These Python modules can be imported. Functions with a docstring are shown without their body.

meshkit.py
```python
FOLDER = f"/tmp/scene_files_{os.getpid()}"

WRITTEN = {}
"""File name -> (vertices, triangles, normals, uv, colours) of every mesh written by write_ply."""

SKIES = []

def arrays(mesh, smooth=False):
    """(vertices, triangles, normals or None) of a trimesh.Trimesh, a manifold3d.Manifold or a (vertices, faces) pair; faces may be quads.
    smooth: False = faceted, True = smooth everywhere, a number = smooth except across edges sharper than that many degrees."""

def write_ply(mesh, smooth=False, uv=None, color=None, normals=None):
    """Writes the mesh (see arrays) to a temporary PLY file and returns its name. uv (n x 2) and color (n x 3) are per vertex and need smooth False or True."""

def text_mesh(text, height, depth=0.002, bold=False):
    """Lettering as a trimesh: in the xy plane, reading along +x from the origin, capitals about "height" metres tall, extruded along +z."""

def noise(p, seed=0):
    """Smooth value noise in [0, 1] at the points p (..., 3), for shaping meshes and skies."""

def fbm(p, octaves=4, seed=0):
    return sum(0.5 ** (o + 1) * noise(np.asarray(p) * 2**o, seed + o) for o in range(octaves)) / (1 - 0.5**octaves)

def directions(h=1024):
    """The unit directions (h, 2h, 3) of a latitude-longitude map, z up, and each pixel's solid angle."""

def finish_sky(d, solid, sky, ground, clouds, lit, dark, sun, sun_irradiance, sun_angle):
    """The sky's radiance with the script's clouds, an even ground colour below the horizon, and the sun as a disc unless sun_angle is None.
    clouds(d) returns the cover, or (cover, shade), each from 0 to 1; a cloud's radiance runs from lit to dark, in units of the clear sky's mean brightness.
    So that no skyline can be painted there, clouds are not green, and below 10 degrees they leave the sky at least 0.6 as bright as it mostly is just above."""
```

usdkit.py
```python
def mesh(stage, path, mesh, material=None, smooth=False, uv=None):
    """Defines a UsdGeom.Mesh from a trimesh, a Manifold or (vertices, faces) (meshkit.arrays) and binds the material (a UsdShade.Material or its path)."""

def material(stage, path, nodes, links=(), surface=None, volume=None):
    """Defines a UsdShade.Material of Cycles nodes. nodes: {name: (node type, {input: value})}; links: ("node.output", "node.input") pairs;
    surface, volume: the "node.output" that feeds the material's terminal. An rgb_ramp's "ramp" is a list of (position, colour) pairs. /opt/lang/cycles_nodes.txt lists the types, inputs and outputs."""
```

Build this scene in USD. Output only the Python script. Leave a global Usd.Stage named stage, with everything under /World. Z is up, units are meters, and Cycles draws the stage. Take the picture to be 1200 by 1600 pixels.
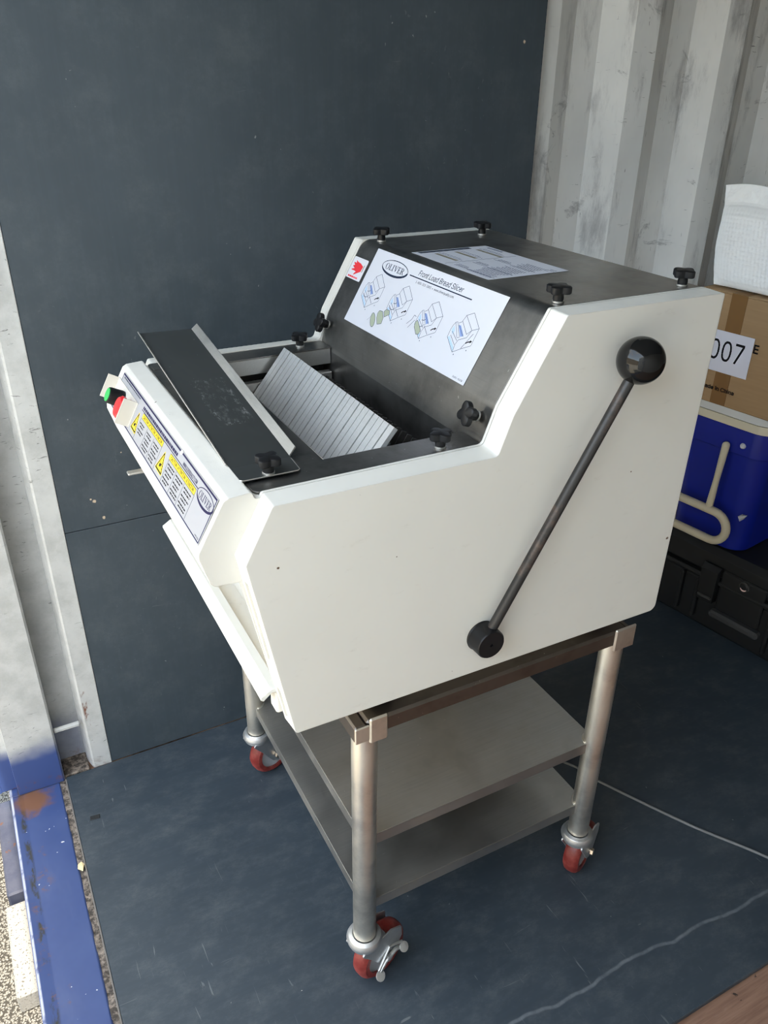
import math, random
import numpy as np, trimesh, shapely
from shapely.geometry import Polygon, LineString, Point, box as sbox
from shapely import affinity
from shapely.ops import unary_union
import manifold3d as m3
import usdkit, meshkit
from pxr import Usd, UsdGeom, UsdLux, UsdShade, Gf, Sdf

stage = Usd.Stage.CreateInMemory()
UsdGeom.SetStageUpAxis(stage, UsdGeom.Tokens.z)
UsdGeom.Xform.Define(stage, '/World')
UsdGeom.Scope.Define(stage, '/World/Looks')
rng = random.Random(7)
PI = math.pi

# ------------------------------------------------------------------ camera, sky, sun, exposure
LIFT = 0.0123                            # height correction of the cart, measured at its casters
CAM = (-0.3925, -0.7667, 1.4469 + LIFT)
YAW, PITCH, ROLL, FPX = -0.4895, -0.4979, -0.0117, 1250.3
EXPOSURE = 0.82
SKY_STRENGTH = 0.52
SUN_STRENGTH = 2.2
SUN_DIR = (0.0, -0.36, 0.93)            # towards the sun: along the doorway, behind the viewer's right

def rot(axis, a):
    c, s = math.cos(a), math.sin(a)
    return np.array({'x': [[1, 0, 0], [0, c, -s], [0, s, c]], 'y': [[c, 0, s], [0, 1, 0], [-s, 0, c]], 'z': [[c, -s, 0], [s, c, 0], [0, 0, 1]]}[axis])

R = rot('z', YAW) @ rot('x', PITCH) @ rot('y', ROLL)
cam = UsdGeom.Camera.Define(stage, '/World/camera')
right, fwd, up = R[:, 0], R[:, 1], R[:, 2]
M = Gf.Matrix4d(*right, 0, *up, 0, *(-fwd), 0, *CAM, 1)
UsdGeom.Xformable(cam).AddTransformOp().Set(M)
cam.CreateHorizontalApertureAttr(36.0)
cam.CreateFocalLengthAttr(36.0 * FPX / 1200)
cam.CreateClippingRangeAttr(Gf.Vec2f(0.02, 1000))
cam.CreateExposureAttr(EXPOSURE)
sun = UsdLux.DistantLight.Define(stage, '/World/sun')
sun.CreateIntensityAttr(SUN_STRENGTH)
sun.CreateAngleAttr(0.53)
sun.CreateNormalizeAttr(True)
sun.CreateColorAttr(Gf.Vec3f(1.0, 0.90, 0.74))
z_ = np.array(SUN_DIR) / np.linalg.norm(SUN_DIR); x_ = np.cross([0, 0, 1.0], z_); x_ /= np.linalg.norm(x_); y_ = np.cross(z_, x_)
UsdGeom.Xformable(sun).AddTransformOp().Set(Gf.Matrix4d(*x_, 0, *y_, 0, *z_, 0, 0, 0, 5, 1))

# ------------------------------------------------------------------ material graphs
class Ref(str): pass

class Graph:
    def __init__(self): self.nodes, self.links, self.k = {}, [], 0
    def __call__(self, kind, out, **inp):
        self.k += 1; name = f'n{self.k}'; plain = {}
        for a, b in inp.items():
            if isinstance(b, Ref): self.links.append((str(b), f'{name}.{a}'))
            else: plain[a] = b
        self.nodes[name] = (kind, plain)
        return Ref(f'{name}.{out}')
    def pos(self): return self('geometry', 'position')
    def sep(self, v): 
        r = self('separate_xyz', 'x', vector=v); n = r.split('.')[0]
        return Ref(n + '.x'), Ref(n + '.y'), Ref(n + '.z')
    def math(self, t, a, b=0.0, c=0.0, clamp=False): return self('math', 'value', math_type=t, value1=a, value2=b, value3=c, use_clamp=clamp)
    def scaled(self, v, s, loc=(0, 0, 0), r=(0, 0, 0)): return self('mapping', 'vector', vector=v, scale=s, location=loc, rotation=r)
    def noise(self, v, scale, detail=4.0, rough=.55, dist=0.0): return self('noise_texture', 'fac', vector=v, scale=scale, detail=detail, roughness=rough, distortion=dist)
    def step(self, v, a, b, c0=0.0, c1=1.0): return self('map_range', 'result', range_type='smoothstep', value=v, from_min=a, from_max=b, to_min=c0, to_max=c1, clamp=True)
    def mix(self, f, a, b, t='mix'): return self('mix_color', 'result', blend_type=t, fac=f, a=a, b=b)
    def bump(self, h, strength=.2, distance=.002, normal=None):
        return self('bump', 'normal', height=h, strength=strength, distance=distance, **({'normal': normal} if normal else {}))
    def bevel(self, r): return self('bevel', 'bevel', samples=4, radius=r)
    def spot(self, p, c, r0, r1, warp=None):
        d = self('vector_math', 'value', math_type='distance', vector1=p, vector2=c)
        if warp is not None: d = self.math('add', d, warp)
        return self.step(d, r0, r1, 1.0, 0.0)

LOOK = {}
def mat(name, fn):
    g = Graph(); surf = fn(g)
    LOOK[name] = usdkit.material(stage, f'/World/Looks/{name}', g.nodes, g.links, surface=str(surf))
    return LOOK[name]
def pbr(g, **k): return g('principled_bsdf', 'BSDF', **k)
def plain(name, color, rough=.5, metal=0.0, bev=0, **k):
    def f(g):
        kk = dict(k)
        if bev: kk['normal'] = g.bevel(bev)
        return pbr(g, base_color=color, roughness=rough, metallic=metal, **kk)
    return mat(name, f)

def sky(g):
    s = g('sky_texture', 'color', sky_type='multiple_scattering', sun_disc=False, sun_elevation=math.asin(z_[2]), sun_rotation=math.atan2(z_[0], z_[1]), aerosol_density=1.6)
    p = g('texture_coordinate', 'generated')
    c = g.step(g.noise(g.scaled(p, (1, 1, 2.2)), 3.2, 7.0, .6), .46, .68)
    s = g.mix(1.0, s, (1.17, .94, .70), 'multiply')
    col = g.mix(g.math('multiply_add', c, .55, .3), s, (5.05, 4.6, 4.0))
    return g('background_shader', 'background', color=col, strength=SKY_STRENGTH)
dome = UsdLux.DomeLight.Define(stage, '/World/sky')
UsdShade.MaterialBindingAPI.Apply(dome.GetPrim()).Bind(mat('sky_with_clouds', sky))

def white_paint(g, base=(.73, .71, .65), bev=.0022):
    p = g.pos()
    n = g.noise(p, 9.0, 5.0)
    col = g.mix(g.step(n, .35, .75), base, tuple(.965 * c for c in base))
    chips = g.math('multiply', g.step(g.noise(p, 95.0, 2.0), .755, .775), g.step(g.noise(p, 4.0, 2.0), .5, .62))
    col = g.mix(chips, col, (.10, .075, .055))
    for c_, r_ in (((.5315, 0, .8135), .0035), ((.4256, 0, .9544), .0016), ((-.1255, 0, .9457), .0022), ((.0354, 0, .9166), .0012)):
        col = g.mix(g.spot(p, c_, r_ * .4, r_, g.math('multiply_add', g.noise(p, 300.0, 2.0), r_, -r_ * .5)), col, (.10, .055, .03))
    smut = g.math('multiply', g.step(g.noise(g.scaled(p, (1, 1, 2.2)), 24.0, 6.0, .7), .58, .78), .22)
    col = g.mix(smut, col, (.42, .37, .30))
    return pbr(g, base_color=col, roughness=g.step(n, .3, .8, .26, .4), normal=g.bump(g.noise(p, 420.0, 2.0), .06, .001, g.bevel(bev)))
mat('white_enamel', white_paint)
plain('white_hem', (.66, .66, .625), .4)

def steel(g, base=(.46, .455, .44), rough=.36, grain=(1, 60, 1), stain=(.30, .24, .19), amount=.35, tint=1.0):
    p = g.pos()
    n = g.noise(p, 6.0, 6.0, .62)
    fine = g.noise(g.scaled(p, grain), 9.0, 5.0, .7)
    col = g.mix(g.math('multiply', g.step(n, .45, .78), amount), base, stain)
    col = g.mix(g.math('multiply', g.step(fine, .35, .75), .22), col, tuple(.62 * c for c in base))
    speck = g.step(g.noise(p, 140.0, 2.0), .74, .78)
    col = g.mix(g.math('multiply', speck, .5), col, (.75, .73, .68))
    r = g.math('add', g.step(n, .3, .75, rough - .07, rough + .1), g.math('multiply', fine, .06))
    return pbr(g, base_color=col, metallic=1.0, roughness=r, normal=g.bump(fine, .05, .0006, g.bevel(.0012)))
mat('hood_steel', lambda g: steel(g, (.27, .26, .245), .32, (60, 1, 60), (.40, .37, .32), .45))
def lid(g):
    p = g.pos(); x, y, z = g.sep(p)
    n = g.noise(p, 8.0, 5.0)
    col = g.mix(n, (.045, .049, .048), (.075, .079, .076))
    def band(v, a, b): return g.math('multiply', g.step(v, a, a + .006), g.step(v, b - .006, b, 1.0, 0.0))
    win = g.math('multiply', band(x, -.125, -.072), band(y, .20, .345))
    sc = g.step(g.noise(g.scaled(p, (60, 25, 30), r=(0, 0, .5)), 2.0, 8.0, .8), .50, .66)
    edge = g.math('subtract', win, g.math('multiply', band(x, -.120, -.077), band(y, .206, .338)), clamp=True)
    rub = g.math('multiply', g.math('add', g.math('multiply', win, .35), edge, clamp=True), sc)
    col = g.mix(g.math('multiply', rub, .5), col, (.62, .62, .60))
    speck = g.step(g.noise(p, 190.0, 2.0), .74, .77)
    col = g.mix(g.math('multiply', speck, .4), col, (.5, .5, .48))
    return pbr(g, base_color=col, metallic=.6, roughness=.42)
mat('lid_steel', lid)
mat('lip_steel', lambda g: steel(g, (.52, .51, .48), .42, (60, 1, 60)))
def slats(g):
    p = g.pos(); fine = g.noise(g.scaled(p, (40, 3, 40)), 9.0, 5.0, .7)
    return pbr(g, base_color=g.mix(fine, (.50, .505, .50), (.64, .645, .64)), metallic=.55, roughness=.42, normal=g.bump(fine, .06, .0006))
mat('slat_steel', slats)
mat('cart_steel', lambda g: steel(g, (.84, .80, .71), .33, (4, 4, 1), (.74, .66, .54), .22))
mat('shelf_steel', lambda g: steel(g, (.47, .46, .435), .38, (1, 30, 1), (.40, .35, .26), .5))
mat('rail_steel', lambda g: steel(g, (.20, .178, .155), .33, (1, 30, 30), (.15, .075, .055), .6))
mat('zinc', lambda g: steel(g, (.68, .69, .69), .40, (8, 8, 8), (.5, .5, .48), .5))
plain('hub_grey', (.36, .37, .385), .45)
plain('bolt_brass', (.72, .60, .48), .3, 1.0)
def tread(g):
    p = g.pos(); n = g.noise(p, 60.0, 5.0)
    return pbr(g, base_color=g.mix(g.step(n, .35, .7), (.17, .018, .014), (.25, .05, .04)), roughness=.38)
mat('red_tread', tread)
plain('black_plastic', (.005, .005, .0055), .42, specular_ior_level=.35)
plain('black_gloss', (.004, .004, .004), .05, specular_ior_level=.4)
plain('black_rubber', (.018, .018, .018), .6)
def rod(g):
    p = g.pos(); n = g.noise(g.scaled(p, (1, 1, 1)), 22.0, 6.0, .65)
    col = g.mix(g.step(n, .5, .72), (.055, .053, .051), (.15, .11, .09))
    return pbr(g, base_color=col, metallic=.75, roughness=.42)
mat('rod_steel', rod)
plain('paper', (.60, .61, .66), .55)
plain('darkened_paper', (.335, .335, .355), .5)  # white label paper, colour darkened to offset the doorway light on it
plain('paper_white', (.66, .66, .70), .45)
plain('ink_navy', (.014, .012, .055), .6, specular_ior_level=.15)
plain('ink_black', (.006, .006, .008), .6, specular_ior_level=.15)
plain('ink_grey', (.05, .06, .085), .6, specular_ior_level=.2)
plain('ink_slate', (.018, .028, .055), .6, specular_ior_level=.2)
plain('ink_line', (.11, .125, .18), .5)
plain('ink_blue', (.20, .29, .56), .5)
plain('ink_pale_blue', (.42, .56, .72), .5)
plain('ink_bread', (.36, .40, .30), .5)
plain('ink_yellow', (.86, .62, .015), .45)
plain('ink_olive', (.24, .22, .17), .5)
plain('ink_red', (.75, .035, .045), .45)
plain('green_button', (.03, .42, .09), .3)
plain('red_button', (.60, .02, .025), .3)
plain('guard_ivory', (.62, .59, .53), .4)
plain('edge_highlight', (.80, .79, .76), .3, 1.0)  # brighter metal for thin strips that imitate highlights along sheet edges
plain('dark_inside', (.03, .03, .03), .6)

def navy_ply(g, c0, c1, spots=(), scratch=False):
    p = g.pos(); x, y, z = g.sep(p)
    n = g.noise(p, 2.2, 6.0, .6)
    col = g.mix(g.step(n, .3, .7), c0, c1)
    grain = g.noise(g.scaled(p, (30, 30, 1.2) if not scratch else (1.2, 30, 30)), 4.0, 4.0, .6)
    col = g.mix(g.math('multiply', g.step(grain, .3, .8), .16), col, tuple(1.5 * c for c in c1))
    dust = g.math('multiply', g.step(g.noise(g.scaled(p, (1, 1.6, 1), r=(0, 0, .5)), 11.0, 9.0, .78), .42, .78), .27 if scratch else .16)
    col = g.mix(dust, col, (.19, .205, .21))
    sc = g.math('multiply', g.step(g.noise(g.scaled(p, (38, 3.5, 20), r=(.2, .3, .75)), 4.0, 3.0, .5, .6), .685, .73), g.step(g.noise(p, 3.4, 2.0), .46, .62))
    sc2 = g.math('multiply', g.step(g.noise(g.scaled(p, (3.2, 42, 20), r=(.1, .2, -.3)), 4.0, 3.0, .5, .6), .71, .745), g.step(g.noise(p, 2.6, 2.0), .5, .66))
    col = g.mix(g.math('multiply', g.math('maximum', sc, sc2), .30 if scratch else .14), col, (.30, .32, .32))
    speck = g.math('multiply', g.step(g.noise(p, 75.0, 1.5), .765, .79), g.step(g.noise(p, 6.0, 2.0), .5, .6))
    col = g.mix(g.math('multiply', speck, .7 if scratch else .3), col, (.6, .6, .57))
    if scratch:      # the long wavy scrape along the boards
        w = g.noise(g.scaled(p, (1, .02, .02)), 5.0, 3.0)
        d = g.math('absolute', g.math('add', g.math('add', y, g.math('multiply', x, .045)), g.math('multiply_add', w, .06, .125)))
        m = g.math('multiply', g.step(d, .0010, .0048, 1.0, 0.0), g.step(g.noise(p, 26.0, 5.0, .75), .30, .68, .35, 1.0))
        col = g.mix(g.math('multiply', m, .5), col, (.25, .27, .29))
    for (c, r) in spots:
        col = g.mix(g.spot(p, c, r * .5, r, g.math('multiply_add', g.noise(p, 130.0, 3.0), r * 1.4, -r * .7)), col, (.50, .40, .29))
    return pbr(g, base_color=col, roughness=g.step(n, .3, .75, .46, .6), normal=g.bump(grain, .10, .0015))
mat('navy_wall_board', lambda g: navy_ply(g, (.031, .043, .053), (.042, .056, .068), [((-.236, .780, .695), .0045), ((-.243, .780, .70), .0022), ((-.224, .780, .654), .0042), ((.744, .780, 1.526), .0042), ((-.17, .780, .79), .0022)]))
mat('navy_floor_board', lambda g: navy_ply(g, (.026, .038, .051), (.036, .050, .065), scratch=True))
plain('edge_metal', (.30, .30, .29), .4)
plain('board_edge', (.16, .15, .14), .7)

def raw_ply(g):
    p = g.pos()
    n = g.noise(g.scaled(p, (1.5, 22, 1)), 4.0, 6.0, .65)
    col = g.mix(g.step(n, .3, .7), (.20, .105, .068), (.32, .185, .125))
    col = g.mix(g.math('multiply', g.step(g.noise(g.scaled(p, (8, 40, 1), r=(0, 0, .25)), 3.0, 7.0, .7), .57, .7), .5), col, (.34, .24, .18))
    col = g.mix(g.step(g.noise(p, 30.0, 4.0, .7), .66, .72), col, (.03, .02, .016))
    return pbr(g, base_color=col, roughness=.75, normal=g.bump(n, .25, .002))
mat('worn_plywood', raw_ply)

def wall_white(g, dirt=1.0):
    p = g.pos(); x, y, z = g.sep(p)
    n = g.noise(g.scaled(p, (1, 1, .6)), 3.0, 6.0, .62)
    col = g.mix(g.step(n, .35, .7), (.80, .80, .775), (.68, .685, .67))
    dirtm = g.math('multiply', g.step(g.noise(g.scaled(p, (4, 4, 1.1)), 3.3, 8.0, .68), .50, .72), .72 * dirt)
    col = g.mix(dirtm, col, (.25, .25, .255))
    yell = g.math('multiply', g.step(g.noise(p, 2.1, 4.0), .55, .75), .35)
    col = g.mix(yell, col, (.50, .46, .38))
    st = g.math('multiply', g.step(g.noise(g.scaled(p, (9, 9, 60)), 3.0, 5.0, .6, .3), .66, .72), g.step(g.noise(g.scaled(p, (1, 1, 1)), 4.5, 2.0), .54, .64))
    di = g.math('multiply', g.step(g.noise(g.scaled(p, (45, 45, 9), r=(0, .5, 0)), 2.4, 4.0, .55, .5), .67, .72), g.step(g.noise(p, 3.6, 2.0), .50, .62))
    sm = g.math('multiply', g.step(g.noise(g.scaled(p, (1.6, 1.6, 2.6), r=(0, .4, 0)), 5.5, 6.0, .72, .8), .60, .70), .6)
    col = g.mix(sm, col, (.24, .24, .245))
    col = g.mix(g.math('multiply', g.math('maximum', st, di), .75 * dirt), col, (.055, .055, .06))
    return pbr(g, base_color=col, roughness=.5, normal=g.bump(n, .1, .004))
mat('scuffed_white_wall', wall_white)
plain('dim_wall', (.66, .65, .61), .6)
plain('dim_ceiling', (.15, .15, .145), .7)

def post_paint(g):
    p = g.pos(); x, y, z = g.sep(p)
    n = g.noise(p, 14.0, 7.0, .68)
    col = g.mix(g.step(n, .35, .7), (.50, .505, .495), (.38, .385, .375))
    sc = g.step(g.noise(g.scaled(p, (20, 20, 75), r=(0, .15, 0)), 2.2, 6.0, .62, .7), .62, .68)
    sc = g.math('multiply', sc, g.step(g.noise(p, 6.0, 2.0), .42, .56))
    col = g.mix(g.math('multiply', sc, .75), col, (.09, .09, .085))
    h = g.math('add', z, g.math('multiply_add', g.noise(p, 9.0, 3.0), .09, -.045))
    blue = g.step(h, .085, .145, 1.0, 0.0)
    blue = g.math('multiply', blue, g.math('multiply', g.step(x, -.365, -.345, 1.0, .06), g.step(x, -.418, -.410, 1.0, .45)))
    col = g.mix(blue, col, (.034, .062, .19))
    rust = g.math('multiply', g.step(g.noise(p, 40.0, 6.0, .7), .5, .64), g.step(g.math('absolute', g.math('subtract', z, .004)), .006, .03, 1.0, 0.0))
    rust = g.math('multiply', rust, g.step(x, -.47, -.40, 1.0, .35))
    streak = g.math('multiply', g.step(g.math('absolute', g.math('add', x, .337)), .002, .007, 1.0, 0.0), g.math('multiply', g.step(g.noise(g.scaled(p, (1, 1, .5)), 60.0, 4.0), .5, .6), g.math('multiply', g.step(z, .11, .15), g.step(z, .2, .26, 1.0, 0.0))))
    col = g.mix(g.math('maximum', rust, streak), col, (.15, .05, .02))
    return pbr(g, base_color=col, roughness=.52, normal=g.bump(n, .12, .003))
mat('post_paint', post_paint)

def sill_paint(g):
    p = g.pos(); x, y, z = g.sep(p)
    n = g.noise(p, 10.0, 6.0, .6)
    col = g.mix(g.step(n, .35, .7), (.034, .062, .185), (.045, .076, .205))
    col = g.mix(g.math('multiply', g.step(g.noise(g.scaled(p, (3, 1, 1)), 7.0, 5.0), .5, .75), .3), col, (.085, .115, .23))
    wob = g.math('multiply_add', g.noise(g.scaled(p, (.1, 1, 1)), 7.0, 4.0), .014, -.007)
    d = g.math('absolute', g.math('add', g.math('add', x, .513), wob))
    streak = g.math('multiply', g.step(d, .002, .009, 1.0, 0.0), g.step(g.noise(g.scaled(p, (3, 1, 1)), 16.0, 5.0, .65), .45, .56))
    col = g.mix(streak, col, (.035, .035, .03))
    rust = g.math('multiply', g.step(g.math('absolute', g.math('add', x, .503)), .005, .035, 1.0, 0.0), g.step(g.noise(p, 22.0, 7.0, .7), .56, .66))
    near = g.spot(p, (-.49, .745, 0.0), .02, .055, g.math('multiply_add', g.noise(p, 45.0, 5.0, .7), .06, -.03))
    col = g.mix(g.math('multiply', rust, .8), col, (.16, .075, .04))
    col = g.mix(near, col, (.17, .08, .045))
    worn = g.math('multiply', g.step(g.math('absolute', g.math('add', x, .531)), .0012, .0034, 1.0, 0.0), g.step(g.noise(p, 30.0, 4.0), .3, .5))
    col = g.mix(g.math('multiply', worn, .75), col, (.48, .50, .58))
    sp = g.math('multiply', g.step(g.noise(p, 110.0, 1.5), .765, .78), .85)
    col = g.mix(sp, col, (.65, .66, .68))
    return pbr(g, base_color=col, roughness=g.step(n, .3, .7, .36, .55), normal=g.bump(n, .15, .004, g.bevel(.004)))
mat('sill_paint', sill_paint)
def casting(g):
    p = g.pos(); n = g.noise(p, 26.0, 7.0, .65)
    col = g.mix(g.step(n, .35, .65), (.020, .025, .048), (.034, .038, .06))
    col = g.mix(g.step(g.noise(p, 33.0, 5.0, .6), .63, .68), col, (.07, .026, .012))
    return pbr(g, base_color=col, roughness=.65, normal=g.bump(n, .3, .004))
mat('casting_paint', casting)
plain('door_inside', (.50, .50, .48), .5)
plain('door_blue', (.030, .055, .16), .5)
def dirt(g):
    p = g.pos(); n = g.noise(p, 90.0, 6.0, .7)
    return pbr(g, base_color=g.mix(g.step(n, .4, .65), (.05, .042, .036), (.30, .25, .21)), roughness=.9, normal=g.bump(n, .8, .004))
mat('gap_dirt', dirt)
def gravel(g):
    p = g.pos()
    v = g('voronoi_texture', 'distance', vector=p, scale=240.0)
    n = g.noise(p, 420.0, 3.0)
    col = g.mix(g.step(g.noise(p, 300.0, 3.0, .6), .36, .56), (.075, .068, .055), (.20, .19, .17))
    col = g.mix(g.step(v, .42, .62), col, (.028, .025, .02))
    return pbr(g, base_color=col, roughness=.9, normal=g.bump(g.math('add', v, n), .6, .004))
mat('pebbled_concrete', gravel)
plain('bounce_yard_concrete', (.40, .365, .30), .9)
plain('tan_render', (.30, .235, .165), .9)
def paver(g):
    p = g.pos()
    col = g.mix(g.step(g.noise(p, 260.0, 3.0), .34, .42), (.08, .072, .06), (.20, .195, .178))
    return pbr(g, base_color=col, roughness=.9, normal=g.bump(g.noise(p, 160.0, 3.0), .4, .003))
mat('paver_concrete', paver)

def cardboard(g):
    p = g.pos()
    n = g.noise(g.scaled(p, (2, 2, 30)), 4.0, 4.0)
    return pbr(g, base_color=g.mix(n, (.31, .19, .09), (.40, .255, .13)), roughness=.75, normal=g.bump(n, .08, .002, g.bevel(.003)))
mat('cardboard', cardboard)
plain('parcel_tape', (.205, .105, .035), .3)
plain('sign_paper', (.70, .70, .78), .6)
plain('cooler_blue', (.005, .015, .25), .3, bev=.004)
plain('cooler_cream', (.62, .56, .42), .4, bev=.003)
plain('cooler_white', (.60, .60, .57), .4, bev=.003)
plain('chrome_rivet', (.75, .75, .75), .2, 1.0)
plain('case_black', (.006, .0065, .007), .55, bev=.003)
plain('case_grey', (.045, .045, .045), .5)
plain('lock_pink', (.80, .55, .52), .3)
def mailer(g):
    p = g('texture_coordinate', 'object')
    n = g.noise(p, 16.0, 5.0, .6, .6)
    return pbr(g, base_color=(.90, .90, .88), roughness=.32, normal=g.bump(n, .25, .006))
mat('mailer_film', mailer)
plain('cable_grey', (.20, .205, .205), .5)
plain('tag_black', (.012, .014, .016), .5)
plain('wood_chip', (.72, .58, .33), .7)

# ------------------------------------------------------------------ prims
COUNT = {}
def numbered(parent, name):
    k = COUNT.get((parent, name), 0); COUNT[(parent, name)] = k + 1
    return f'{parent}/{name}' + (f'_{k:03d}' if k else '')
def tag(prim, label=None, cat=None, group=None, kind=None):
    for key, v in (('label', label), ('category', cat), ('group', group), ('kind', kind)):
        if v: prim.SetCustomDataByKey(key, v)
    return prim
class Thing:
    def __init__(self, name, label=None, cat=None, base=(0, 0, 0), rz=0.0, group=None, kind=None, local=False, dz=0.0):
        self.dz = np.array((0, 0, dz))
        self.path = numbered('/World', name); self.base = np.array(base, float); self.rz = rz; self.local = local
        x = UsdGeom.Xform.Define(stage, self.path); x.AddTranslateOp().Set(Gf.Vec3d(*map(float, base)))
        if rz: x.AddRotateZOp().Set(math.degrees(rz))
        self.prim = tag(x.GetPrim(), label, cat, group, kind)
    def part(self, name, mesh, look, parent=None, smooth=False, label=None, kind=None):
        path = numbered(parent or self.path, name)
        v, f, n = meshkit.arrays(mesh, smooth)
        v = v + self.dz
        if not self.local: v = v - self.base
        usd_mesh(path, v, f, n, look); tag(stage.GetPrimAtPath(path), label, kind=kind)
        return path
def usd_mesh(path, v, f, n, look):
    from pxr import Vt
    m = UsdGeom.Mesh.Define(stage, path)
    m.CreatePointsAttr(Vt.Vec3fArray.FromNumpy(np.asarray(v, np.float32)))
    m.CreateFaceVertexCountsAttr(Vt.IntArray.FromNumpy(np.full(len(f), 3, np.int32)))
    m.CreateFaceVertexIndicesAttr(Vt.IntArray.FromNumpy(np.asarray(f, np.int32).ravel()))
    m.CreateSubdivisionSchemeAttr('none')
    if n is not None:
        m.CreateNormalsAttr(Vt.Vec3fArray.FromNumpy(np.asarray(n, np.float32))); m.SetNormalsInterpolation('vertex')
    UsdShade.MaterialBindingAPI.Apply(m.GetPrim()).Bind(LOOK[look])
    return m
def single(name, mesh, look, label=None, cat=None, smooth=False, kind=None, group=None):
    """a top-level thing that is one mesh, with its origin at its base"""
    v, f, n = meshkit.arrays(mesh, smooth)
    base = np.array([*((v.min(0) + v.max(0)) / 2)[:2], v[:, 2].min()])
    path = numbered('/World', name)
    m = usd_mesh(path, v - base, f, n, look); m.AddTranslateOp().Set(Gf.Vec3d(*map(float, base)))
    return tag(m.GetPrim(), label, cat, group, kind)

# ------------------------------------------------------------------ shapes
def cbox(x0, x1, y0, y1, z0, z1, b=.001):
    b = min(b, .45 * min(x1 - x0, y1 - y0, z1 - z0))
    P = []
    for sx in (0, 1):
        for sy in (0, 1):
            for sz in (0, 1):
                c = np.array([(x0, x1)[sx], (y0, y1)[sy], (z0, z1)[sz]]); d = np.array([1 - 2 * sx, 1 - 2 * sy, 1 - 2 * sz]) * b
                for k in range(3):
                    q = c + d; q[k] = c[k]; P.append(q)
    return trimesh.convex.convex_hull(np.array(P))
def hullpts(P): return trimesh.convex.convex_hull(np.array(P, float))
def extrude(poly, h):
    ms = [trimesh.creation.extrude_polygon(q, h, engine='earcut') for q in getattr(poly, 'geoms', [poly]) if q.area > 0]
    return trimesh.util.concatenate(ms)
def ext_y(poly, y0, y1):
    """polygon in (x, z), extruded from y0 to y1"""
    poly = poly if hasattr(poly, 'area') else Polygon(poly)
    m = extrude(poly, y1 - y0); v = m.vertices.copy()
    return trimesh.Trimesh(np.c_[v[:, 0], y0 + v[:, 2], v[:, 1]], m.faces[:, ::-1], process=False)
def ext_x(poly, x0, x1):
    """polygon in (y, z), extruded from x0 to x1"""
    poly = poly if hasattr(poly, 'area') else Polygon(poly)
    m = extrude(poly, x1 - x0); v = m.vertices.copy()
    return trimesh.Trimesh(np.c_[x0 + v[:, 2], v[:, 0], v[:, 1]], m.faces, process=False)
def ext_z(poly, z0, z1):
    poly = poly if hasattr(poly, 'area') else Polygon(poly)
    m = extrude(poly, z1 - z0); m.apply_translation((0, 0, z0)); return m
def place(mesh, O, u, v, n):
    T = np.eye(4); T[:3, 0], T[:3, 1], T[:3, 2], T[:3, 3] = u, v, n, O
    m = mesh.copy(); m.apply_transform(T); return m
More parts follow.
